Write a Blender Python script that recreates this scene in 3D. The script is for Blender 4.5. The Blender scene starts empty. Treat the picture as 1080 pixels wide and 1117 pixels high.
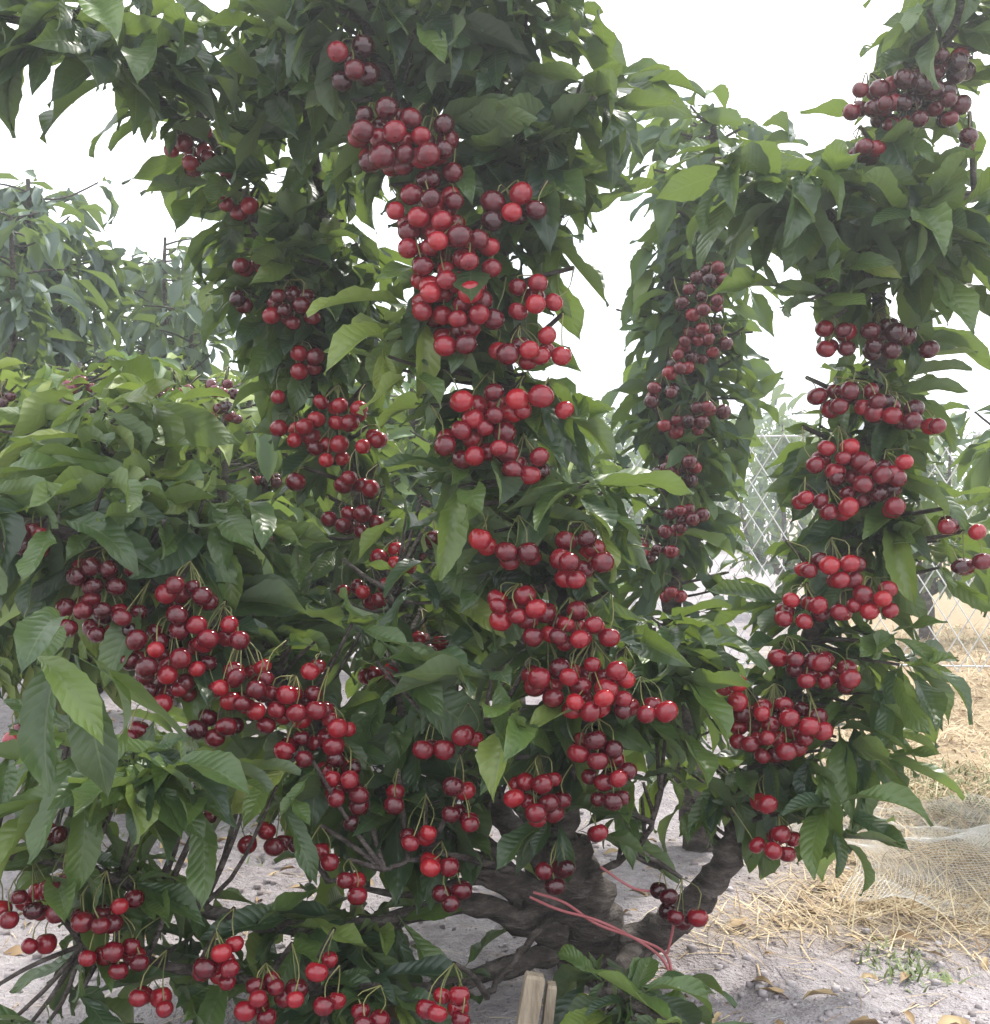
import bpy, math, random
import numpy as np
from mathutils import noise as mnoise, Vector
rs = np.random.RandomState(11)
random.seed(7)
CAM_H = 0.70
F = 1200.0
# pixel helper: image column / row + depth along the view -> metres in the world
def W(a, b, d):
    return np.array([(a-540.0)/F*d, d, CAM_H+(558.0-b)/F*d])
def proj(p):
    return 540+F*p[...,0]/p[...,1], 558-F*(p[...,2]-CAM_H)/p[...,1]

col = bpy.context.scene.collection
def empty(name, loc=(0,0,0)):
    e = bpy.data.objects.new(name, None); col.objects.link(e); e.location = (0,0,0)
    e.empty_display_size = 0.1
    return e

class MB:
    """mesh accumulator"""
    def __init__(s): s.v=[]; s.f4=[]; s.uv=[]; s.t=[]; s.n=0
    def add(s, V, Q, UV=None, T=0.0):
        V=np.asarray(V,float); Q=np.asarray(Q,int)
        s.v.append(V); s.f4.append(Q+s.n); s.n+=len(V)
        s.uv.append(np.zeros((len(V),2)) if UV is None else UV)
        s.t.append(np.full(len(V),T) if np.isscalar(T) else T)
    def build(s, name, mat, parent=None, smooth=True):
        me=bpy.data.meshes.new(name)
        if s.n:
            V=np.concatenate(s.v); Q=np.concatenate(s.f4); UV=np.concatenate(s.uv); T=np.concatenate(s.t)
            me.vertices.add(len(V)); me.vertices.foreach_set('co',V.astype(np.float32).ravel())
            me.loops.add(len(Q)*4); me.loops.foreach_set('vertex_index',Q.astype(np.int32).ravel())
            me.polygons.add(len(Q)); me.polygons.foreach_set('loop_start',(np.arange(len(Q))*4).astype(np.int32))
            me.polygons.foreach_set('loop_total',np.full(len(Q),4,np.int32))
            me.polygons.foreach_set('use_smooth',np.full(len(Q),smooth))
            uvl=me.uv_layers.new(name='UVMap'); uvl.data.foreach_set('uv',UV[Q.ravel()].astype(np.float32).ravel())
            at=me.attributes.new('tint','FLOAT','POINT'); at.data.foreach_set('value',T.astype(np.float32))
            me.update(calc_edges=True); me.validate()
        me.materials.append(mat)
        ob=bpy.data.objects.new(name,me); col.objects.link(ob)
        if parent: ob.parent=parent
        return ob

# ---------------------------------------------------------------- materials
def newmat(name):
    m=bpy.data.materials.new(name); m.use_nodes=True; nt=m.node_tree; nt.nodes.clear()
    return m,nt,nt.nodes,nt.links
def M(nt,op,a,b=None,c=None):
    n=nt.nodes.new('ShaderNodeMath'); n.operation=op
    for i,x in enumerate((a,b,c)):
        if x is None: continue
        if isinstance(x,(int,float)): n.inputs[i].default_value=x
        else: nt.links.new(x,n.inputs[i])
    return n.outputs[0]
def ramp(nt,fac,stops):
    r=nt.nodes.new('ShaderNodeValToRGB'); e=r.color_ramp.elements
    while len(e)<len(stops): e.new(0.5)
    for k,(p,c) in zip(e,stops): k.position=p; k.color=(*c,1)
    nt.links.new(fac,r.inputs[0]); return r.outputs[0]
def mixc(nt,f,a,b,bt='MIX'):
    n=nt.nodes.new('ShaderNodeMix'); n.data_type='RGBA'; n.blend_type=bt
    for i,x in ((0,f),(6,a),(7,b)):
        if isinstance(x,(int,float)): n.inputs[i].default_value=x
        elif isinstance(x,tuple): n.inputs[i].default_value=(*x,1)
        else: nt.links.new(x,n.inputs[i])
    return n.outputs[2]
def noise(nt,scale,detail=4,vec=None,rough=.55):
    n=nt.nodes.new('ShaderNodeTexNoise'); n.inputs['Scale'].default_value=scale; n.inputs['Detail'].default_value=detail
    n.inputs['Roughness'].default_value=rough
    if vec is not None: nt.links.new(vec,n.inputs['Vector'])
    return n.outputs['Fac']

def leaf_mat(name, haze=0.0, veins=True):
    m,nt,N,L=newmat(name)
    out=N.new('ShaderNodeOutputMaterial')
    at=N.new('ShaderNodeAttribute'); at.attribute_name='tint'
    def haze_tint(c): 
        h=(0.18,0.225,0.22); return tuple(c[i]*(1-haze)+h[i]*haze for i in range(3))  # aerial haze painted in: leaf colours blended towards a pale blue-grey
    base=ramp(nt,at.outputs['Fac'],[(0,haze_tint((0.026,0.058,0.036))),(0.3,haze_tint((0.046,0.095,0.037))),(0.65,haze_tint((0.125,0.205,0.050))),(1,haze_tint((0.31,0.37,0.085)))])
    mx=N.new('ShaderNodeMixShader'); tr=N.new('ShaderNodeBsdfTranslucent')
    if veins:
        p=N.new('ShaderNodeBsdfPrincipled'); geo=N.new('ShaderNodeNewGeometry')
        uv=N.new('ShaderNodeUVMap'); sx=N.new('ShaderNodeSeparateXYZ'); L.new(uv.outputs[0],sx.inputs[0])
        au=M(nt,'ABSOLUTE',M(nt,'SUBTRACT',sx.outputs[0],0.5))
        ph=M(nt,'SUBTRACT',sx.outputs[1],M(nt,'MULTIPLY',au,0.34))
        w=M(nt,'ABSOLUTE',M(nt,'SINE',M(nt,'MULTIPLY',ph,32.0)))
        vein=M(nt,'SUBTRACT',1.0,M(nt,'SMOOTH_MIN',M(nt,'MULTIPLY',w,4.0),1.0,0.2))
        mid=M(nt,'LESS_THAN',au,0.022)
        v=M(nt,'MINIMUM',M(nt,'ADD',M(nt,'MULTIPLY',vein,0.4),mid),1.0)
        base=mixc(nt,M(nt,'MULTIPLY',v,0.5),base,haze_tint((0.19,0.25,0.11)))
        b=N.new('ShaderNodeBump'); b.inputs['Strength'].default_value=0.5; b.inputs['Distance'].default_value=0.0014
        hgt=M(nt,'SUBTRACT',M(nt,'MULTIPLY',w,0.8),mid)
        L.new(hgt,b.inputs['Height']); L.new(b.outputs[0],p.inputs['Normal'])
        tc=N.new('ShaderNodeTexCoord')
        nz=noise(nt,24,1,tc.outputs['Object'])
        base=mixc(nt,M(nt,'MULTIPLY',nz,0.6),base,mixc(nt,1.0,base,(0.42,0.5,0.5),'MULTIPLY'))
        under=mixc(nt,0.5,base,haze_tint((0.15,0.20,0.12)))
        c=mixc(nt,geo.outputs['Backfacing'],base,under)
        L.new(c,p.inputs['Base Color'])
        r=M(nt,'ADD',M(nt,'MULTIPLY',geo.outputs['Backfacing'],0.25),0.36)
        L.new(r,p.inputs['Roughness']); p.inputs['Specular IOR Level'].default_value=0.7
        surf=p.outputs[0]
    else:
        df=N.new('ShaderNodeBsdfDiffuse'); L.new(base,df.inputs[0]); gl=N.new('ShaderNodeBsdfGlossy'); gl.inputs['Roughness'].default_value=.5
        gl.inputs[0].default_value=(.85,.9,.95,1)
        m2=N.new('ShaderNodeMixShader'); m2.inputs[0].default_value=.06; L.new(df.outputs[0],m2.inputs[1]); L.new(gl.outputs[0],m2.inputs[2]); surf=m2.outputs[0]
    tcol=mixc(nt,0.7,base,(0.30,0.42,0.055)); L.new(tcol,tr.inputs['Color'])
    mx.inputs[0].default_value=0.30
    L.new(surf,mx.inputs[1]); L.new(tr.outputs[0],mx.inputs[2]); L.new(mx.outputs[0],out.inputs[0])
    return m
def simple_mat(name,stops,rough=.6,scale=20,attr=True,bump=0.0,spec=0.5,dist=.004,det=3,vscale=None):
    m,nt,N,L=newmat(name)
    out=N.new('ShaderNodeOutputMaterial'); p=N.new('ShaderNodeBsdfPrincipled')
    tc=N.new('ShaderNodeTexCoord'); src=tc.outputs['Object']
    if vscale:
        mp=N.new('ShaderNodeMapping'); mp.inputs['Scale'].default_value=vscale; L.new(src,mp.inputs[0]); src=mp.outputs[0]
    nz=noise(nt,scale,det,src,.65)
    if attr:
        at=N.new('ShaderNodeAttribute'); at.attribute_name='tint'
        f=M(nt,'ADD',at.outputs['Fac'],M(nt,'MULTIPLY',M(nt,'SUBTRACT',nz,0.5),0.6))
    else: f=nz
    L.new(ramp(nt,f,stops),p.inputs['Base Color']); p.inputs['Roughness'].default_value=rough
    p.inputs['Specular IOR Level'].default_value=spec
    if bump:
        b=N.new('ShaderNodeBump'); b.inputs['Strength'].default_value=bump; b.inputs['Distance'].default_value=dist
        L.new(nz,b.inputs['Height']); L.new(b.outputs[0],p.inputs['Normal'])
    L.new(p.outputs[0],out.inputs[0]); return m

mat_leaf=leaf_mat('cherry_leaf')
mat_leaf_mid=leaf_mat('cherry_leaf_midground_hazed',0.06,False)
mat_leaf_far=leaf_mat('cherry_leaf_far_hazed',0.4,False)  # distance haze is put into this leaf colour
mat_cherry=simple_mat('cherry_skin',[(0,(0.026,0.001,0.005)),(0.35,(0.10,0.0022,0.010)),(0.7,(0.24,0.0045,0.015)),(1,(0.38,0.013,0.021))],rough=.13,scale=70,spec=.75,det=2)
mat_stem=simple_mat('cherry_stem',[(0,(0.10,0.13,0.04)),(1,(0.26,0.24,0.09))],rough=.5,det=1)
mat_bark=simple_mat('cherry_bark',[(0.28,(0.020,0.016,0.014)),(0.5,(0.075,0.060,0.053)),(0.72,(0.21,0.185,0.17))],rough=.85,scale=22,attr=False,bump=1.0,dist=.02,det=5,vscale=(1,1,2.6))
mat_straw=simple_mat('straw',[(0,(0.26,0.16,0.08)),(0.5,(0.52,0.39,0.22)),(1,(0.70,0.60,0.40))],rough=.7,det=1)
mat_weed=simple_mat('weed_green',[(0,(0.07,0.11,0.035)),(1,(0.21,0.27,0.09))],rough=.6,det=1)
mat_wire=simple_mat('galvanised_wire',[(0,(0.5,0.51,0.52)),(1,(0.68,0.69,0.70))],rough=.5,attr=False,det=1)
mat_net=simple_mat('net_thread',[(0,(0.66,0.64,0.59)),(1,(0.82,0.8,0.76))],rough=.6,attr=False,det=1)
mat_wood=simple_mat('stake_wood',[(0.2,(0.18,0.14,0.10)),(0.8,(0.48,0.40,0.30))],rough=.8,attr=False,bump=.6,vscale=(4,4,.5),scale=40)
mat_tape=simple_mat('tie_tape',[(0,(0.36,0.07,0.08)),(1,(0.52,0.20,0.21))],rough=.5,attr=False)

# ---------------------------------------------------------------- leaf templates
def leaf_templates(rows, cols, K, serr=True):
    out=[]
    pt=np.array([0,.08,.2,.35,.5,.63,.76,.87,.94,1.0]); pw=np.array([.03,.085,.145,.19,.21,.20,.145,.072,.03,.003])
    us=np.linspace(-1,1,cols)
    for k in range(K):
        bend=rs.uniform(0.0,1.5); fold=rs.uniform(0.1,1.0); tw=rs.uniform(-1.0,1.0); ws=rs.uniform(.80,1.12)
        ph=rs.uniform(0,6.28); side=rs.uniform(-.16,.16); wav=rs.uniform(.02,.06)
        ts=np.concatenate([[-.22,-.1],np.linspace(0,1,rows)])
        V=[];UV=[]
        ang0=-.15
        prev=ts[0]; cy=0; cz=0
        for i,t in enumerate(ts):
            dt=t-prev; prev=t
            a=ang0+bend*max(t,0)
            cy+=dt*math.cos(a); cz-=dt*math.sin(a)
            w=0.011 if t<0 else np.interp(t,pt,pw)*ws
            if serr and t>0.05 and i%2: w*=.90
            th=tw*max(t,0)
            for u in us:
                if t<0: xx=u*w; zz=-abs(u)*w*.5
                else:
                    xx=u*w*math.cos(fold*.6); zz=abs(u)*w*math.sin(fold*.9)+wav*math.sin(10*t+ph+u*2)*abs(u)
                x2=xx*math.cos(th)-zz*math.sin(th); z2=xx*math.sin(th)+zz*math.cos(th)
                V.append((x2+side*max(t,0)**2, cy+z2*math.sin(a), cz+z2*math.cos(a)))
                UV.append((u*.5+.5,t))
        R=len(ts); Q=[]
        for i in range(R-1):
            for j in range(cols-1):
                a=i*cols+j; Q.append((a,a+1,a+cols+1,a+cols))
        V=np.array(V); V[:,1]-=V[0,1]; V[:,2]-=V[cols//2,2]
        out.append((V,np.array(Q),np.array(UV)))
    return out
T_HI=leaf_templates(15,5,18)
T_LO=leaf_templates(6,3,8,False)

def norm(v): return v/np.maximum(np.linalg.norm(v,axis=-1,keepdims=True),1e-9)
def add_leaves(mb,T,O,D,S,Ln,tint,wid=None):
    O=np.array(O);D=norm(np.array(D));S=np.array(S);Ln=np.array(Ln);tint=np.array(tint)
    side=norm(np.cross(D,S)); nr=norm(np.cross(side,D))
    kk=rs.randint(0,len(T),len(O))
    for k in range(len(T)):
        I=np.where(kk==k)[0]
        if len(I)==0: continue
        V,Q,UV=T[k]
        P=O[I,None,:]+Ln[I,None,None]*(V[None,:,0:1]*side[I,None,:]+V[None,:,1:2]*D[I,None,:]+V[None,:,2:3]*nr[I,None,:])
        n=len(V)
        QQ=(Q[None]+(np.arange(len(I))*n)[:,None,None]).reshape(-1,4)
        mb.add(P.reshape(-1,3),QQ,np.tile(UV,(len(I),1)),np.repeat(tint[I],n))

def tube(mb,pts,rad,sides=6,tint=0.5,rough=0.0):
    pts=np.asarray(pts,float); n=len(pts); rad=np.broadcast_to(np.asarray(rad,float),(n,))
    tg=norm(np.gradient(pts,axis=0)); up=np.array([0.13,0.31,0.94]) if abs(tg[0][2])<.9 else np.array([1,.1,.05])
    a=norm(np.cross(tg,up)); b=np.cross(tg,a)
    th=np.arange(sides)/sides*2*np.pi
    rr=rad[:,None]*(1+rough*(rs.rand(n,sides)-.5))
    V=pts[:,None,:]+rr[...,None]*(np.cos(th)[None,:,None]*a[:,None,:]+np.sin(th)[None,:,None]*b[:,None,:])
    i=np.arange(n-1)[:,None]*sides; j=np.arange(sides)[None]; j2=(j+1)%sides
    Q=np.stack([i+j,i+j2,i+sides+j2,i+sides+j],-1).reshape(-1,4)
    mb.add(V.reshape(-1,3),Q,None,tint)
def smooth_path(P,n):
    P=np.asarray(P,float); m=len(P); out=[]
    for t in np.linspace(0,m-1,n):
        i=min(int(t),m-2); f=t-i
        p0=P[max(i-1,0)];p1=P[i];p2=P[i+1];p3=P[min(i+2,m-1)]
        out.append(.5*((2*p1)+(-p0+p2)*f+(2*p0-5*p1+4*p2-p3)*f*f+(-p0+3*p1-3*p2+p3)*f**3))
    return np.array(out)

def cherry_template(seg=14,rings=9):
    V=[]
    for i in range(rings+1):
        ph=math.pi*(0.02+0.96*i/rings)
        for j in range(seg):
            th=2*math.pi*j/seg
            r=math.sin(ph); z=math.cos(ph)*.95
            z-=0.28*math.exp(-(r/.38)**2)*(1 if z>0 else 0)
            z+=0.05*math.exp(-(r/.3)**2)*(1 if z<0 else 0)
            V.append((r*math.cos(th)*1.04,r*math.sin(th)*.96,z))
    Q=[]
    for i in range(rings):
        for j in range(seg):
            a=i*seg+j;b=i*seg+(j+1)%seg
            Q.append((a,a+seg,b+seg,b))
    return np.array(V),np.array(Q)
CT=cherry_template(); CT_LO=cherry_template(9,6)

class Tree:
    def __init__(s,name,lmat,T,):
        s.e=empty(name); s.T=T; s.lmat=lmat
        s.wood=MB(); s.leaf=MB(); s.fruit=MB(); s.stem=MB()
        s.bp=[]; s.clusters=[]; s.L=[]; s.open=[]
    def branch(s,pts,rough=.18,n=None,sides=9):
        P=np.array([list(W(p[0],p[1],p[2]))+[p[3]] for p in pts])
        n=n or len(P)*7
        S=smooth_path(P,n); S[:,:3]+=0.005*(rs.rand(n,3)-.5); S[0]=P[0]
        tube(s.wood,S[:,:3],np.maximum(S[:,3],.002)*(1+.12*np.sin(np.arange(n)*1.9+rs.rand()*6)),sides,0.5,rough)
        s.bp.append(S[:,:3]); return S[:,:3]
    def near(s,p):
        B=np.concatenate(s.bp); d=np.linalg.norm(B-p+np.array([0,0,.03]),axis=1); return B[np.argmin(d)]
    def twig(s,a,b,r=.0022):
        mid=(a+b)/2+np.array([0,0,-.15*np.linalg.norm(a-b)])*rs.uniform(-.5,1)
        S=smooth_path([a,mid,b],6); tube(s.wood,S,np.linspace(r*1.6,r,6),5,.5)
    def cluster(s,a,b,d,ra,rb,n,R=.0158,tint=.5,lo=False):
        c=W(a,b,d); k=d/F; rx,rz=ra*k,rb*k; rx=max(rx-R*.2,R*.5); rz=max(rz-R*.3,R*.4); ry=max(min(rx,rz)*1.2,.024)
        s.clusters.append((a,b,d,ra,rb))
        pts=[]; tries=0
        while len(pts)<n and tries<n*80:
            tries+=1
            q=rs.uniform(-1,1,3)
            if q@q>1.2: continue
            p=c+q*np.array([rx,ry,rz])
            if all(np.linalg.norm(p-o)>1.80*R for o in pts): pts.append(p)
        spurs={}
        for p in pts:
            r=R*rs.uniform(.80,1.08)
            key=int(round((p[0]-c[0])/.06))
            if key not in spurs:
                sp=np.array([c[0]+key*.05+rs.uniform(-.01,.01),c[1]+ry*.5+rs.uniform(.0,.03),c[2]+rz*.75+rs.uniform(.015,.04)])
                spurs[key]=sp
                nb=s.near(sp)
                if np.linalg.norm(nb-sp)<.35: s.twig(nb,sp,.003)
            sp=spurs[key]
            V,Q=(CT_LO if lo else CT)
            ax=norm(sp-p+np.array([0,0,.04])); ax=norm(ax+rs.normal(0,.18,3))
            x=norm(np.cross(ax,[.3,.9,.1])); y=np.cross(ax,x)
            P=p+r*(V[:,0:1]*x*rs.uniform(.95,1.05)+V[:,1:2]*y+V[:,2:3]*ax*rs.uniform(.93,1.06))
            tt=np.clip(tint+.03+rs.normal(0,.18),0.03,.95)
            s.fruit.add(P,Q,None,float(tt))
            top=p+ax*r*.66
            m1=top+ax*.4*np.linalg.norm(sp-top)+rs.normal(0,.003,3)
            S=smooth_path([top,m1,sp],6)
            tube(s.stem,S,[.0011,.0009,.0008,.0008,.0009,.0012],4,float(rs.rand()))
    def tuft(s,c,n,Ln=.1,tint=.3,out=None,elev=(-1.15,.25),tw=True,back=None):
        if back is None: back=s.near(c)
        if tw and np.linalg.norm(back-c)<.26: s.twig(back,c)
        for i in range(n):
            if out is not None and rs.rand()<.7:
                az=math.atan2(out[1],out[0])+rs.normal(0,.9)
            else: az=rs.uniform(0,2*math.pi)
            e=rs.uniform(*elev)
            D=np.array([math.cos(az)*math.cos(e),math.sin(az)*math.cos(e),math.sin(e)])
            S=np.array([0,0,1.0])+rs.normal(0,.45,3)
            if e<-.8: S=S+np.array([math.cos(az),math.sin(az),0])*1.2
            s.L.append((c+rs.normal(0,.008,3),D,S,Ln*rs.uniform(.5,1.25),np.clip(tint+rs.normal(0,.2),0,1)))
    def column(s,path,R,dens,tint=.3,Ln=.1,t0=0,t1=1,elev=(-1.2,.25)):
        seg=np.linalg.norm(np.diff(path,axis=0),axis=1); cum=np.concatenate([[0],np.cumsum(seg)]); tot=cum[-1]
        n=int(dens*tot*(t1-t0)/5)
        for i in range(n):
            q=rs.uniform(t0,t1)*tot
            c=np.array([np.interp(q,cum,path[:,k]) for k in range(3)])
            az=rs.uniform(0,2*math.pi); o=np.array([math.cos(az),math.sin(az),0.0])
            off=R*rs.uniform(.1,1)*(1.5 if rs.rand()<.15 else 1)
            s.tuft(c+o*off+np.array([0,0,rs.uniform(0,.4)*off]),rs.randint(3,7),Ln,tint+rs.normal(0,.1),out=o,back=c,elev=elev)
    def mass(s,a,b,d,ra,rb,rd,n,tint=.3,Ln=.105,elev=(-1.1,.3)):
        k=d/F
        for i in range(n):
            q=rs.uniform(-1,1,3)
            while q@q>1: q=rs.uniform(-1,1,3)
            c=W(a,b,d)+q*np.array([ra*k,rd,rb*k])
            o=np.array([q[0],q[1]-.5,0]); o=norm(o+1e-6)
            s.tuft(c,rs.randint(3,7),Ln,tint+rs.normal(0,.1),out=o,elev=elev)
    def finish(s,keep=.08):
        O=np.array([l[0] for l in s.L]);D=norm(np.array([l[1] for l in s.L]));S=np.array([l[2] for l in s.L]);Ln=np.array([l[3] for l in s.L]);tt=np.array([l[4] for l in s.L])
        ok=np.ones(len(O),bool)
        rr=rs.rand(len(O))
        for f in (.35,.7,1.05):
            P=O+D*Ln[:,None]*f+np.array([0,0,-.12])*(Ln*f*f)[:,None]
            x,y=proj(P)
            for (a,b,d,ra,rb) in s.clusters:
                ins=(((x-a)/(ra+7))**2+((y-b)/(rb+7))**2<1)&(P[:,1]<d+.03)
                ok&=~(ins&(rr>keep))
            for (a,b,d,ra,rb) in s.open:
                ins=(((x-a)/ra)**2+((y-b)/rb)**2<1)&(P[:,1]<d)
                ok&=~(ins&(rr>.06))
        ok&=(O[:,2]+D[:,2]*Ln*.9>0.03)
        add_leaves(s.leaf,s.T,O[ok],D[ok],S[ok],Ln[ok],tt[ok])
        s.wood.build('branches',mat_bark,s.e); s.leaf.build('leaves',s.lmat,s.e)
        if s.fruit.n: s.fruit.build('cherries',mat_cherry,s.e); s.stem.build('cherry_stems',mat_stem,s.e)
        print(s.e.name,len(O),ok.sum())

# ================================================================ main cherry tree
t=Tree('cherry_tree',mat_leaf,T_HI)
t.open=[(635,1000,1.7,45,32),(540,900,1.75,20,30),(560,985,1.7,50,18),(480,1030,1.9,40,20),(715,885,1.9,25,25),(805,925,1.6,16,35),
        (10,250,9,70,60),(140,290,9,35,60),(150,160,9,30,15),(660,340,9,32,110),(850,400,2.6,40,80),(720,30,9,60,38),(810,50,9,75,50),(900,40,9,50,45),(70,120,9,60,25)]
t.branch([(652,1072,1.67,.075),(648,1045,1.67,.058),(640,1000,1.66,.05),(625,955,1.64,.042),(612,915,1.62,.03)],.3,24,14)
B=t.branch([(625,965,1.64,.038),(610,900,1.6,.026),(640,800,1.58,.022),(632,700,1.56,.02),(600,600,1.54,.018),(562,480,1.52,.015),(545,380,1.5,.013),(510,280,1.48,.011),(470,180,1.46,.01),(420,80,1.43,.008),(385,-20,1.4,.006),(350,-110,1.38,.005)],sides=12)
B2=t.branch([(530,330,1.49,.010),(560,220,1.5,.008),(575,110,1.48,.007),(560,10,1.46,.006),(540,-90,1.44,.004)])
B3=t.branch([(560,220,1.5,.007),(610,150,1.5,.005),(660,90,1.5,.004)])
A=t.branch([(610,960,1.66,.026),(555,900,1.7,.02),(510,830,1.75,.018),(455,710,1.8,.015),(415,620,1.8,.014),(385,520,1.8,.012),(350,430,1.79,.011),(315,340,1.77,.01),(275,240,1.74,.008),(235,160,1.68,.007),(190,70,1.6,.006),(150,-20,1.5,.005)],sides=12)
A2=t.branch([(352,440,1.79,.01),(362,310,1.75,.009),(345,190,1.7,.008),(325,70,1.62,.006),(300,-60,1.55,.005)])
A3=t.branch([(235,165,1.68,.006),(150,90,1.55,.006),(80,40,1.45,.005),(-20,10,1.38,.004)])
E=t.branch([(610,990,1.63,.026),(500,930,1.6,.018),(400,850,1.56,.015),(330,770,1.54,.013),(250,700,1.52,.012),(170,640,1.5,.01),(90,590,1.47,.009),(0,560,1.43,.007),(-80,540,1.4,.005)])
E2=t.branch([(250,700,1.53,.009),(190,600,1.6,.008),(130,510,1.68,.006),(90,440,1.74,.004)])
G=t.branch([(590,1000,1.62,.02),(540,930,1.62,.014),(470,880,1.62,.012),(440,800,1.62,.01),(440,700,1.62,.008),(430,640,1.6,.006)])
Fb=t.branch([(610,1020,1.63,.026),(510,985,1.58,.015),(400,1010,1.52,.012),(300,1010,1.45,.010),(200,985,1.4,.009),(100,950,1.36,.007),(0,930,1.32,.006),(-60,915,1.3,.005)])
F2=t.branch([(600,1040,1.62,.018),(480,1075,1.5,.011),(350,1080,1.42,.009),(220,1060,1.38,.007),(90,1030,1.34,.005)])
Dd=t.branch([(665,1040,1.66,.035),(715,1018,1.64,.027),(765,975,1.62,.023),(800,925,1.62,.021),(825,850,1.63,.019),(855,770,1.64,.017),(895,670,1.65,.015),(928,590,1.66,.014),(945,500,1.66,.013),(958,400,1.65,.011),(960,300,1.63,.010),(972,200,1.6,.008),(1000,100,1.56,.007),(1045,20,1.52,.006),(1080,-50,1.5,.005)],sides=12)
D2=t.branch([(958,320,1.62,.008),(915,240,1.55,.007),(860,200,1.5,.005),(800,190,1.46,.004)])
D3=t.branch([(965,300,1.62,.008),(1030,230,1.58,.007),(1090,200,1.55,.005)])
H=t.branch([(700,1030,1.64,.016),(660,1075,1.45,.01),(680,1090,1.32,.007),(760,1130,1.25,.005)])
J=t.branch([(632,720,1.56,.012),(700,720,1.6,.008),(740,700,1.65,.005)])
for p in ([(600,1000,1.6,.006),(560,1050,1.5,.005),(530,1085,1.45,.004)],[(560,950,1.6,.006),(480,930,1.5,.004),(420,950,1.45,.003)],
          [(640,960,1.6,.006),(700,920,1.55,.004),(720,860,1.53,.003)],[(600,930,1.6,.005),(540,850,1.55,.004),(520,790,1.5,.003)],
          [(570,985,1.6,.01),(520,960,1.6,.007),(440,975,1.55,.005),(360,960,1.5,.003)]):
    t.branch(p)

def dB(y): return 1.34+.10*(y/900)
CB=[(385,75,22,28,7,.15),(420,148,34,36,16,.3),(475,165,24,32,9,.3),(470,230,42,26,15,.45),(492,285,50,34,23,.5),(500,332,44,28,15,.55),(578,325,28,18,8,.6),(558,228,28,20,9,.4),(495,372,22,20,6,.55),(572,380,44,18,11,.65),(530,442,38,20,11,.6),(592,440,26,15,7,.7),(520,486,38,22,11,.55),(577,512,22,18,6,.4),(527,590,8,12,2,.85),(565,605,22,15,5,.45),(632,610,26,28,9,.5),(562,665,36,18,10,.6),(622,685,44,22,16,.6),(585,745,16,18,5,.6),(642,748,42,28,16,.6),(702,775,26,8,5,.45),(646,815,26,15,7,.5),(665,850,22,25,8,.4),(588,870,30,26,12,.45),(608,955,18,14,4,.1),(515,800,15,8,3,.5),(655,912,8,10,2,.4)]
for c in CB: t.cluster(c[0],c[1],dB(c[1]),c[2]+2,c[3]+2,int(c[4]*1.3),tint=c[5],R=.0149-.0000012*c[1])
CA=[(208,160,22,26,8,.5),(238,180,14,14,3,.55),(262,225,22,14,4,.55),(275,290,20,12,4,.45),(315,335,28,22,10,.4),(335,395,18,14,5,.5),(303,428,10,10,2,.65),(366,450,34,18,8,.75),(322,472,24,17,6,.7),(362,492,24,17,7,.65),(378,525,20,15,5,.5),(325,525,8,10,1,.5),(402,480,15,12,3,.65),(386,570,32,15,8,.5),(430,610,22,15,6,.65),(402,646,30,14,8,.7),(465,702,20,17,6,.65),(415,735,20,12,5,.5),(470,590,10,8,2,.4),(265,330,8,8,2,.4),(405,535,10,10,2,.5)]
for c in CA: t.cluster(c[0],c[1],1.66,c[2],c[3],c[4],tint=c[5],R=.0143)
CE=[(110,625,36,22,12,.35),(110,672,44,25,17,.3),(200,660,27,30,11,.35),(185,715,44,35,23,.35),(245,690,27,20,9,.5),(180,755,27,18,9,.35),(265,745,32,30,14,.4),(315,772,40,24,15,.45),(340,735,12,12,2,.6),(240,795,27,18,9,.35),(325,815,24,18,7,.35),(365,800,18,18,6,.55),(375,850,27,28,13,.35),(388,885,14,14,4,.2),(30,590,24,15,8,.3),(25,800,18,8,3,.5),(150,800,10,8,2,.5),(300,915,35,12,6,.5),(350,935,18,10,3,.5),(385,965,15,15,3,.5),(455,915,20,12,5,.5),(500,895,22,12,6,.4),(475,945,18,10,4,.5),(492,975,20,12,4,.4),(240,885,10,6,2,.4),(500,860,15,10,3,.4),(470,815,20,10,4,.4),(430,870,12,8,2,.4)]
for c in CE: t.cluster(c[0],c[1],1.42,c[2],c[3],c[4],tint=c[5]+.03,R=.0135)
CF=[(30,990,37,20,12,.45),(62,972,18,12,4,.45),(50,910,22,8,4,.45),(105,1000,27,14,7,.5),(40,1030,15,12,3,.6),(125,1045,34,18,11,.5),(135,985,12,10,2,.5),(165,1092,25,14,7,.55),(235,1057,30,20,10,.6),(255,1030,15,12,3,.5),(290,1090,24,24,9,.55),(322,1080,14,14,3,.5),(355,1055,12,10,2,.6),(405,1110,18,10,3,.5),(485,1098,30,16,7,.6),(360,1098,15,12,3,.5)]
for c in CF: t.cluster(c[0],c[1],1.3,c[2],c[3],c[4],tint=c[5],R=.0126)
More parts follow.
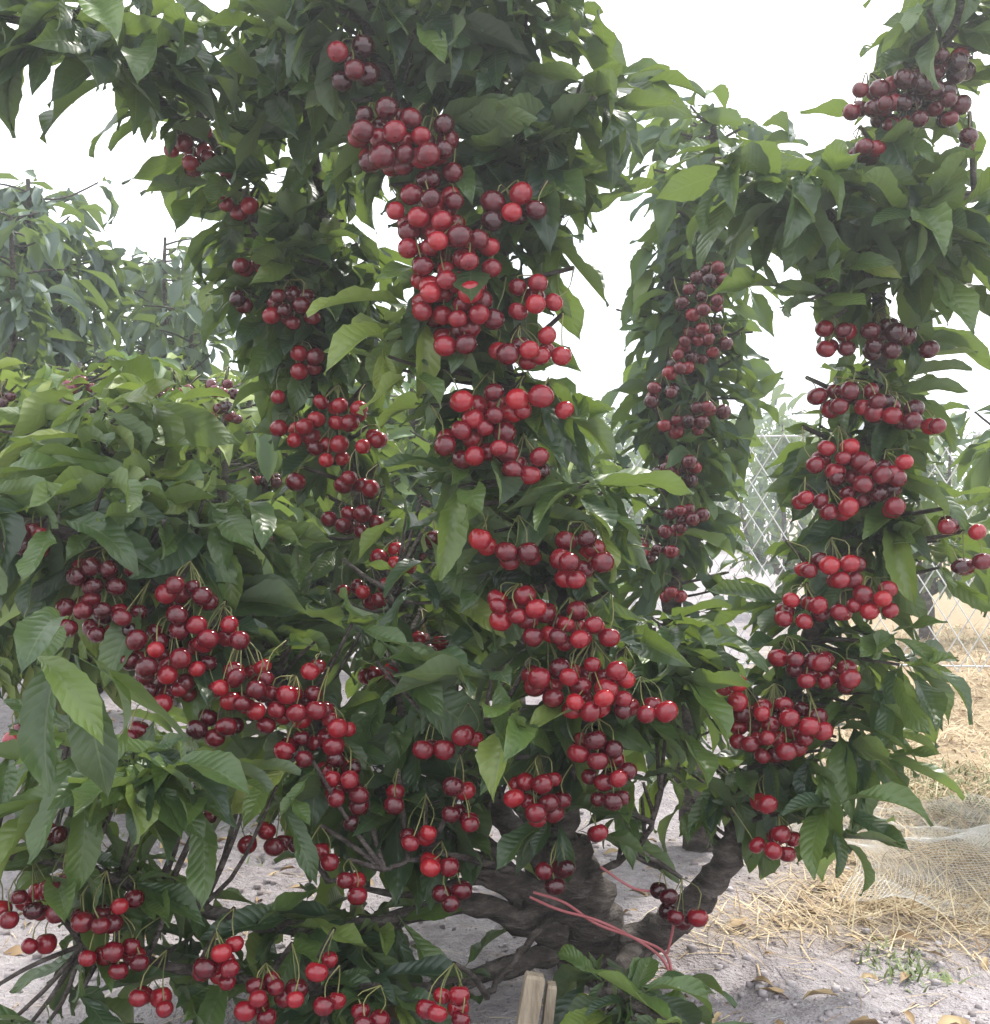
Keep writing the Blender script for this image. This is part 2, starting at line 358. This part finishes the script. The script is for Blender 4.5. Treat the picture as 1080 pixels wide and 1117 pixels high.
CD=[(1000,112,52,30,24,.2),(950,110,27,20,10,.25),(1032,72,32,20,10,.2),(1060,150,15,14,4,.3),(945,165,22,14,5,.25),(910,370,22,18,7,.25),(965,370,30,20,9,.12),(1018,378,9,10,1,.35),(930,437,42,18,14,.3),(978,452,30,17,10,.4),(1010,465,12,12,2,.5),(915,500,30,17,9,.55),(945,527,38,22,14,.4),(885,545,15,10,3,.5),(915,555,15,10,3,.65),(975,510,14,14,3,.5),(975,552,14,8,3,.65),(910,620,36,17,13,.55),(957,655,24,17,9,.7),(875,666,32,19,11,.55),(925,665,15,12,4,.6),(865,720,24,14,7,.5),(900,735,37,19,13,.45),(800,757,14,18,5,.65),(850,795,48,32,29,.5),(835,875,12,10,2,.5),(850,918,26,15,7,.6),(740,1000,25,14,5,.2),(722,975,10,8,2,.2),(1045,577,22,10,4,.45),(1055,617,20,12,4,.4)]
for c in CD: t.cluster(c[0],c[1],1.52,c[2],c[3],c[4],tint=c[5],R=.0136)

t.column(B,.055,490,.25,.105,.12,1)
t.column(B2,.055,450,.18,.11)
t.column(B3,.04,260,.18,.11)
t.column(A,.055,450,.28,.1,.2,1)
t.column(A2,.05,420,.24,.105)
t.column(A3,.045,270,.18,.11)
t.column(E,.06,380,.38,.11,.28,1)
t.column(E2,.06,380,.55,.11,.1,1)
t.column(G,.055,350,.34,.1,.25,1)
t.column(Fb,.05,310,.34,.1,.28,1)
t.column(F2,.04,300,.32,.1,.2,1)
t.column(Dd,.055,470,.28,.1,.2,1)
t.column(D2,.035,280,.31,.11)
t.column(D3,.045,340,.22,.11)
t.column(H,.03,230,.35,.1,.4,1)
t.column(J,.04,320,.33,.1)
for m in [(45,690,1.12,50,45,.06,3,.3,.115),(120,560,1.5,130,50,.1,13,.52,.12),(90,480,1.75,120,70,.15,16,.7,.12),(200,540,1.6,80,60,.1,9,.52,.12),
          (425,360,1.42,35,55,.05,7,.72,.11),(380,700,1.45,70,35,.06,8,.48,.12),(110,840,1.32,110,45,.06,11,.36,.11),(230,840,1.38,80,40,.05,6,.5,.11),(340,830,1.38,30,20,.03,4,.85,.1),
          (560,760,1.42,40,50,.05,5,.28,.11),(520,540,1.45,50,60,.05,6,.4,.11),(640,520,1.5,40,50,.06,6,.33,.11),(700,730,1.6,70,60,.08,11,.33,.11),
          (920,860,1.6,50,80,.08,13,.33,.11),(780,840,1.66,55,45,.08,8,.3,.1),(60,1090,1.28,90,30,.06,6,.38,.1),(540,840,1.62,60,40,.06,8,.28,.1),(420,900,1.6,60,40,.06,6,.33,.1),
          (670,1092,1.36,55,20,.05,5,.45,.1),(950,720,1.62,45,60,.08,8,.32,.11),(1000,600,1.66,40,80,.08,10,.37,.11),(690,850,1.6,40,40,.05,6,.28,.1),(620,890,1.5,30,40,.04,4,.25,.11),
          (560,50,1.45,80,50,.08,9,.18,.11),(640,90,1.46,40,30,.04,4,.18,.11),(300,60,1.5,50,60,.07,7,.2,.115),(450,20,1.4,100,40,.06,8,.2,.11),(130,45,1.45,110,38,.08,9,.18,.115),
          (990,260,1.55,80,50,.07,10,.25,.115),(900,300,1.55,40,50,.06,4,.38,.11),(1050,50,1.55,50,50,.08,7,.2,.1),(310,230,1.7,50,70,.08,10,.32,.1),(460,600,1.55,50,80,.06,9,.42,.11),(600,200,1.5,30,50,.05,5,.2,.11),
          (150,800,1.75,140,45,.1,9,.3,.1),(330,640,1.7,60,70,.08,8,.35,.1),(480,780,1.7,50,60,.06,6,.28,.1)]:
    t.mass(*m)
t.finish()

# ================================================================ neighbouring trees
t2=Tree('cherry_tree',mat_leaf_mid,T_HI)
t2.open=[(650,320,9,35,130),(875,400,9,32,80),(855,560,9,38,80),(685,540,9,28,35)]
C=t2.branch([(765,923,2.3,.04),(750,820,2.3,.03),(735,700,2.3,.022),(735,600,2.3,.02),(745,500,2.3,.017),(760,400,2.3,.014),(770,300,2.3,.012),(775,200,2.28,.009),(780,130,2.26,.006)])
C2=t2.branch([(738,560,2.3,.014),(722,480,2.3,.01),(725,380,2.3,.008),(735,240,2.3,.006)])
for c in [(770,375,32,22,14,.4),(738,395,15,15,5,.4),(745,462,25,12,8,.45),(776,445,20,10,6,.45),(722,430,18,15,5,.35),(740,515,24,18,9,.4),(750,560,20,12,6,.45),(713,600,30,11,9,.45),(735,578,15,8,4,.45),(732,650,15,8,3,.45),(765,330,25,20,9,.3),(730,705,10,5,2,.5),(775,300,20,12,6,.3)]:
    t2.cluster(c[0],c[1],2.15,c[2],c[3],c[4],tint=c[5],lo=True,R=.0145)
t2.column(C,.12,660,.3,.105,.15,1)
t2.column(C2,.08,340,.3,.105)
t2.finish()

def back_tree(px,d,top,hw,limbs,dens,tint,mat,lean=0.0,base=0.25,T=T_LO,Ln=.105,fruit=0):
    tr=Tree('cherry_tree',mat,T)
    gy=558+CAM_H/d*F
    tr.branch([(px,gy,d,.045),(px+lean*20,gy-.3*F/d,d,.035)],n=8)
    for i in range(limbs):
        u=(i+.5)/limbs*2-1; u+=rs.uniform(-.15,.15)
        dd=d+rs.uniform(-.3,.3); tp=top+rs.uniform(0,70)+abs(u)*60
        x0=px+lean*20; x1=px+u*hw+lean*100
        y0=gy-base*F/d
        p=tr.branch([(x0,y0,d,.03),(x0+(x1-x0)*.6,y0*.75+tp*.25,(d+dd)/2,.018),(x0+(x1-x0)*.9,y0*.4+tp*.6,dd,.012),(x1,tp,dd,.005)])
        tr.column(p,.13,dens,tint,Ln,.12,1)
        for k in range(fruit):
            q=p[rs.randint(len(p)//3,len(p))]; a,b=proj(q)
            tr.cluster(a,b,q[1]-.12,18,10,5,lo=True,tint=.35,R=.014)
    tr.finish(keep=.3)
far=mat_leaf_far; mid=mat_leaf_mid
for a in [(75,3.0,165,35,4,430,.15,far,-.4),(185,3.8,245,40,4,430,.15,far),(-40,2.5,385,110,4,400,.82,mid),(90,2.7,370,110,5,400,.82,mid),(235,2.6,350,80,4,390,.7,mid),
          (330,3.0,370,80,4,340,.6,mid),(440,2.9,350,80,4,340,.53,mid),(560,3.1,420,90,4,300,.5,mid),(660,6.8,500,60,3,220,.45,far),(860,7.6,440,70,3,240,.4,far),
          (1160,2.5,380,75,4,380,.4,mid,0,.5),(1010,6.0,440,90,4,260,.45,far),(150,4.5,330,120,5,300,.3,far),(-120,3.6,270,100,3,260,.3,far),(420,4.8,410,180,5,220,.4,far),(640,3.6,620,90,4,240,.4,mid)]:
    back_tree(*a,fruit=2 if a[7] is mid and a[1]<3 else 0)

# distant belt of trees : one object
tl=MB()
O=[];D=[];S=[];Ln=[];tt=[]
for k in range(60):
    x=rs.uniform(-26,26); y=rs.uniform(20,27); h=rs.uniform(1.8,3.1); r=rs.uniform(.8,1.6)
    tube(tl,[(x,y,-.05),(x+.1,y,h*.5),(x,y,h*.8)],[.1,.07,.03],5,.1)
    for j in range(150):
        q=norm(rs.normal(0,1,3))*rs.rand()**.4
        O.append((x+q[0]*r,y+q[1]*r,h*.58+q[2]*h*.42)); D.append(q+rs.normal(0,.5,3)); S.append((0,0,1)+rs.normal(0,.4,3)); Ln.append(rs.uniform(.25,.5)); tt.append(np.clip(.35+rs.normal(0,.15),0,1))
add_leaves(tl,T_LO,O,D,S,Ln,tt)
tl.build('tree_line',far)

# ================================================================ ground
def straw_mask(x,y):
    n=mnoise.noise(Vector((x*1.3,y*1.3,3.1)))
    a=x-(0.06+0.27*y)+.25*n; b=y-(1.72+.24*n)
    return min(a,b*1.5)
def gh(x,y):
    v=Vector((x,y,0)); return .03*mnoise.noise(v*.9)+.022*mnoise.noise(v*4)+.014*mnoise.noise(v*13)
s=np.linspace(-1,1,261); gx=np.sign(s)*(3.2*np.abs(s)+260*np.abs(s)**7)
s2=np.linspace(0,1,241); gyy=np.concatenate([[-120,-30,-8,-2,0,.6],1.0+4.2*s2+380*s2**8])
X,Y=np.meshgrid(gx,gyy)
Z=np.zeros_like(X)
for i in range(X.shape[0]):
    for j in range(X.shape[1]):
        Z[i,j]=gh(X[i,j],Y[i,j])
g=MB(); nx=X.shape[1]; ny=X.shape[0]
ii=np.arange(ny-1)[:,None]*nx; jj=np.arange(nx-1)[None]
Q=np.stack([ii+jj,ii+jj+1,ii+nx+jj+1,ii+nx+jj],-1).reshape(-1,4)
tm=np.array([max(0,min(1,.5+2.5*straw_mask(a,b))) for a,b in zip(X.ravel(),Y.ravel())])
g.add(np.stack([X.ravel(),Y.ravel(),Z.ravel()],-1),Q,None,tm)
m,nt,N,L=newmat('sandy_soil'); out=N.new('ShaderNodeOutputMaterial'); p=N.new('ShaderNodeBsdfPrincipled')
geo=N.new('ShaderNodeNewGeometry'); pos=geo.outputs['Position']
n1=noise(nt,2.2,4,pos); n2=noise(nt,30,5,pos,.75); n3=noise(nt,140,2,pos)
soil=ramp(nt,M(nt,'ADD',M(nt,'MULTIPLY',n1,.4),M(nt,'MULTIPLY',n2,.6)),[(.33,(0.20,0.175,0.18)),(.5,(0.41,0.37,0.385)),(.64,(0.55,0.51,0.525))])
straw=ramp(nt,M(nt,'ADD',M(nt,'MULTIPLY',n3,.5),M(nt,'MULTIPLY',n2,.5)),[(.3,(0.26,0.17,0.09)),(.5,(0.46,0.34,0.19)),(.7,(0.60,0.49,0.31))])
at=N.new('ShaderNodeAttribute'); at.attribute_name='tint'
f=M(nt,'MULTIPLY',at.outputs['Fac'],M(nt,'ADD',.55,M(nt,'MULTIPLY',n2,.6)))
f2=N.new('ShaderNodeClamp'); L.new(f,f2.inputs[0])
L.new(mixc(nt,f2.outputs[0],soil,straw),p.inputs['Base Color']); p.inputs['Roughness'].default_value=.95; p.inputs['Specular IOR Level'].default_value=.2
b=N.new('ShaderNodeBump'); b.inputs['Strength'].default_value=1.0; b.inputs['Distance'].default_value=.02
L.new(M(nt,'ADD',n2,M(nt,'MULTIPLY',n3,.4)),b.inputs['Height']); L.new(b.outputs[0],p.inputs['Normal']); L.new(p.outputs[0],out.inputs[0])
g.build('ground',m)
mat_soil=simple_mat('soil_clod',[(0,(0.24,0.21,0.215)),(0.5,(0.38,0.34,0.35)),(1,(0.52,0.48,0.49))],rough=.95,spec=.2,bump=.6)
gv=MB(); cv=np.array([(x,y,z) for z in (-1,1) for y in (-1,1) for x in (-1,1)],float)*.6; cq=np.array([(0,2,3,1),(4,5,7,6),(0,1,5,4),(2,6,7,3),(0,4,6,2),(1,3,7,5)])
for i in range(8000):
    y=1.35+rs.rand()**1.7*4; x=rs.uniform(-.55,.62)*y
    r=.002+.009*rs.rand()**6
    V=cv*rs.uniform(.55,1.25,(8,3))*r; a=rs.uniform(0,6.28)
    V=V@np.array([[math.cos(a),math.sin(a),0],[-math.sin(a),math.cos(a),0],[0,0,.7]])
    gv.add(V+[x,y,gh(x,y)+r*.15],cq,None,float(rs.rand()))
gv.build('gravel',mat_soil)

def blade(mb,x,y,l,az,tilt,w,tint,curv=.4):
    n=4; P=[];z=gh(x,y)+.002; px,py=x,y; sx,sy=-math.sin(az),math.cos(az); V=[]
    for i in range(n):
        a=tilt-curv*i/n; ww=w*(1-i/(n-.7))
        V.append((px-sx*ww,py-sy*ww,z));V.append((px+sx*ww,py+sy*ww,z))
        st=l/n; px+=math.cos(az)*math.cos(a)*st; py+=math.sin(az)*math.cos(a)*st; z=max(z+math.sin(a)*st,gh(px,py)+.002)
    Q=[(2*i,2*i+1,2*i+3,2*i+2) for i in range(n-1)]
    mb.add(V,Q,None,tint)
dg=MB()
cnt=0
while cnt<21000:
    y=1.6+rs.rand()**1.6*5; x=rs.uniform(.2,1)*(.1+.62*y)
    if straw_mask(x,y)+rs.normal(0,.09)<0: continue
    dense=mnoise.noise(Vector((x*3,y*3,9)))
    if rs.rand()>.6+dense: continue
    blade(dg,x,y,rs.uniform(.05,.17),rs.uniform(0,6.28),abs(rs.normal(.1,.3)),.0010+.0003*y,float(np.clip(.55+rs.normal(0,.25),0,1)))
    cnt+=1
for i in range(1100):
    y=rs.uniform(1.4,3.5); x=rs.uniform(-.5,.5)*y
    blade(dg,x,y,rs.uniform(.03,.10),rs.uniform(0,6.28),.02,.001,float(rs.rand()))
dg.build('dry_grass',mat_straw)
wd=MB()
spots=[(1065,870,.2,1500),(985,1062,.05,110),(1075,700,.3,500),(1075,905,.12,500),(870,720,.4,300),(260,900,.2,150),(760,760,.4,300)]
for (a,b_,r,n) in spots:
    d=CAM_H*F/(b_-558); cx=(a-540)/F*d
    for i in range(n):
        x=cx+rs.normal(0,r*.6); y=d+rs.normal(0,r)
        blade(wd,x,y,rs.uniform(.015,.05),rs.uniform(0,6.28),rs.uniform(.2,1.2),.0025,float(rs.uniform(.4,1)),.9)
wd.build('weeds',mat_weed)
lt=MB(); O=[];D=[];S=[];Ln=[];tt=[]
for i in range(420):
    y=rs.uniform(1.4,4.5); x=rs.uniform(-.5,.5)*y
    O.append((x,y,gh(x,y)+.006)); az=rs.uniform(0,6.28); D.append((math.cos(az),math.sin(az),.05)); S.append((0,0,1)+rs.normal(0,.15,3)); Ln.append(rs.uniform(.02,.05)); tt.append(rs.rand()*.6)
add_leaves(lt,T_LO,O,D,S,Ln,tt)
lt.build('leaf_litter',mat_straw)

# ================================================================ chain link fence
fe=empty('chain_link_fence'); fm=MB(); H0=.06; H1=1.02; y0=4.6; step=.085; hh=H1-H0
def fy(x): return y0-.10*x
for k in np.arange(-3.5,5.0,step):
    for sgn in (1,-1):
        x1=k+sgn*hh*.62
        tube(fm,[(k,fy(k),H0),((k+x1)/2,fy((k+x1)/2)+.004*sgn,(H0+H1)/2),(x1,fy(x1),H1)],.0032,3)
fm.build('wire_mesh',mat_wire,fe)
fp=MB()
for x in np.arange(-3.6,5.2,1.7): tube(fp,[(x,fy(x)+.03,-.1),(x,fy(x)+.03,.6),(x,fy(x)+.03,H1+.06),(x,fy(x)+.03,H1+.065)],[.02,.02,.02,.001],8)
for z in (H0+.02,H1-.01): tube(fp,[(-3.6,fy(-3.6)+.01,z),(.8,fy(.8)+.01,z),(5.2,fy(5.2)+.01,z)],.004,5)
fp.build('posts_and_line_wires',mat_wire,fe)

# ================================================================ bird netting lying over the straw
nb=MB()
def netp(u,v):
    x=.60+u*.85+.10*math.sin(v*5); y=1.78+v*.75+.15*(1-u)**2
    z=gh(x,y)+.018+.06*math.exp(-((v-.5-.3*(u-.5))/.16)**2)*(0.3+.7*u)+.012*math.sin(u*17+v*9)*(.5+.5*math.sin(v*21))
    return (x,y,max(z,gh(x,y)+.012))
for i in range(130):
    tube(nb,[netp(i/129,k/30) for k in range(31)],.00045,3)
for k in range(115):
    tube(nb,[netp(i/30,k/114) for i in range(31)],.00045,3)
nb.build('bird_netting',mat_net)

# ================================================================ stake and tie tape
st=MB()
def board(mb,p,q,w,th,tint=.5):
    p=np.array(p);q=np.array(q);d=norm(q-p); s_=norm(np.cross(d,[0,1,0.2])); n_=np.cross(s_,d)
    R=[]
    for c,f_ in ((p,1),(p+(q-p)*.5,1.04),(q-d*.004,1),(q,.86)):
        for a,b2 in ((-1,-1),(1,-1),(1,1),(-1,1)): R.append(c+s_*a*w*f_*.5+n_*b2*th*f_*.5)
    Q=[]
    for i in range(3):
        for j in range(4): Q.append((i*4+j,i*4+(j+1)%4,i*4+4+(j+1)%4,i*4+4+j))
    Q.append((0,3,2,1)); Q.append((12,13,14,15)); mb.add(R,Q,None,tint)
board(st,W(555,1190,1.34)*[1,1,0]+[0,0,-.05],W(584,1062,1.36),.024,.02)
board(st,W(585,1190,1.36)*[1,1,0]+[0,0,-.05],W(602,1072,1.37),.012,.02)
st.build('wooden_stake',mat_wood,smooth=False)
tp=MB()
for off in (0,.005):
    P=smooth_path([W(578,978,1.54)+off,W(610,992,1.53)+off*1.5,W(650,1003,1.54)-[0,0,off],W(690,1022,1.54),W(722,1045,1.53)+off,W(735,1075,1.53)],30)
    tube(tp,P,.0022,6)
P=smooth_path([W(655,945,1.56),W(690,968,1.55),W(722,975,1.54),W(735,1000,1.53),W(728,1040,1.53)],24); tube(tp,P,.002,6)
tp.build('tie_tape',mat_tape)

# ================================================================ scatter box added to veil the orchard in pale haze
hm=bpy.data.materials.new('haze_veil'); hm.use_nodes=True; nt=hm.node_tree; nt.nodes.clear()
ho=nt.nodes.new('ShaderNodeOutputMaterial'); hv=nt.nodes.new('ShaderNodeVolumeScatter'); hv.inputs['Density'].default_value=.024; hv.inputs['Anisotropy'].default_value=.62
hv.inputs['Color'].default_value=(.93,.97,1,1)
nt.links.new(hv.outputs[0],ho.inputs['Volume'])
hb=MB(); V=np.array([(x,y,z) for z in (-.5,5) for y in (-3,9) for x in (-9,9)],float); hb.add(V,[(0,2,3,1),(4,5,7,6),(0,1,5,4),(2,6,7,3),(0,4,6,2),(1,3,7,5)])
hb.build('haze_veil_box',hm,smooth=False)

# ================================================================ world, sun, camera
sc=bpy.context.scene
w=bpy.data.worlds.new('World'); sc.world=w; w.use_nodes=True; nt=w.node_tree; N=nt.nodes; L=nt.links; N.clear()
out=N.new('ShaderNodeOutputWorld'); bg=N.new('ShaderNodeBackground'); sky=N.new('ShaderNodeTexSky'); sky.sky_type='NISHITA'; sky.sun_disc=False
EL=math.radians(55); AZ=math.radians(38)
sky.sun_elevation=EL; sky.sun_rotation=AZ; sky.dust_density=4; sky.air_density=1.2
tc=N.new('ShaderNodeTexCoord'); cn=noise(nt,2.2,2,tc.outputs['Generated'])
cov=ramp(nt,cn,[(.3,(.8,.8,.8)),(.6,(1,1,1))])
cloud=ramp(nt,cn,[(.3,(11.2,12.0,13.0)),(.6,(15.2,15.6,16.2))])
L.new(mixc(nt,cov,sky.outputs[0],cloud),bg.inputs[0]); bg.inputs[1].default_value=.145
L.new(bg.outputs[0],out.inputs[0])
sl=bpy.data.lights.new('sun','SUN'); sl.energy=5.0; sl.angle=math.radians(7); sl.color=(1,.955,.88)
so=bpy.data.objects.new('sun',sl); col.objects.link(so)
dirv=Vector((math.sin(AZ)*math.cos(EL),math.cos(AZ)*math.cos(EL),math.sin(EL)))
so.rotation_euler=dirv.to_track_quat('Z','Y').to_euler(); so.location=dirv*10
cd=bpy.data.cameras.new('camera'); cd.sensor_fit='HORIZONTAL'; cd.sensor_width=36; cd.lens=40; cd.clip_end=1000; cd.clip_start=.05
co=bpy.data.objects.new('camera',cd); col.objects.link(co); co.location=(0,0,CAM_H); co.rotation_euler=(math.radians(90),0,0)
sc.camera=co
sc.view_settings.view_transform='Standard'; sc.view_settings.look='None'; sc.view_settings.exposure=0
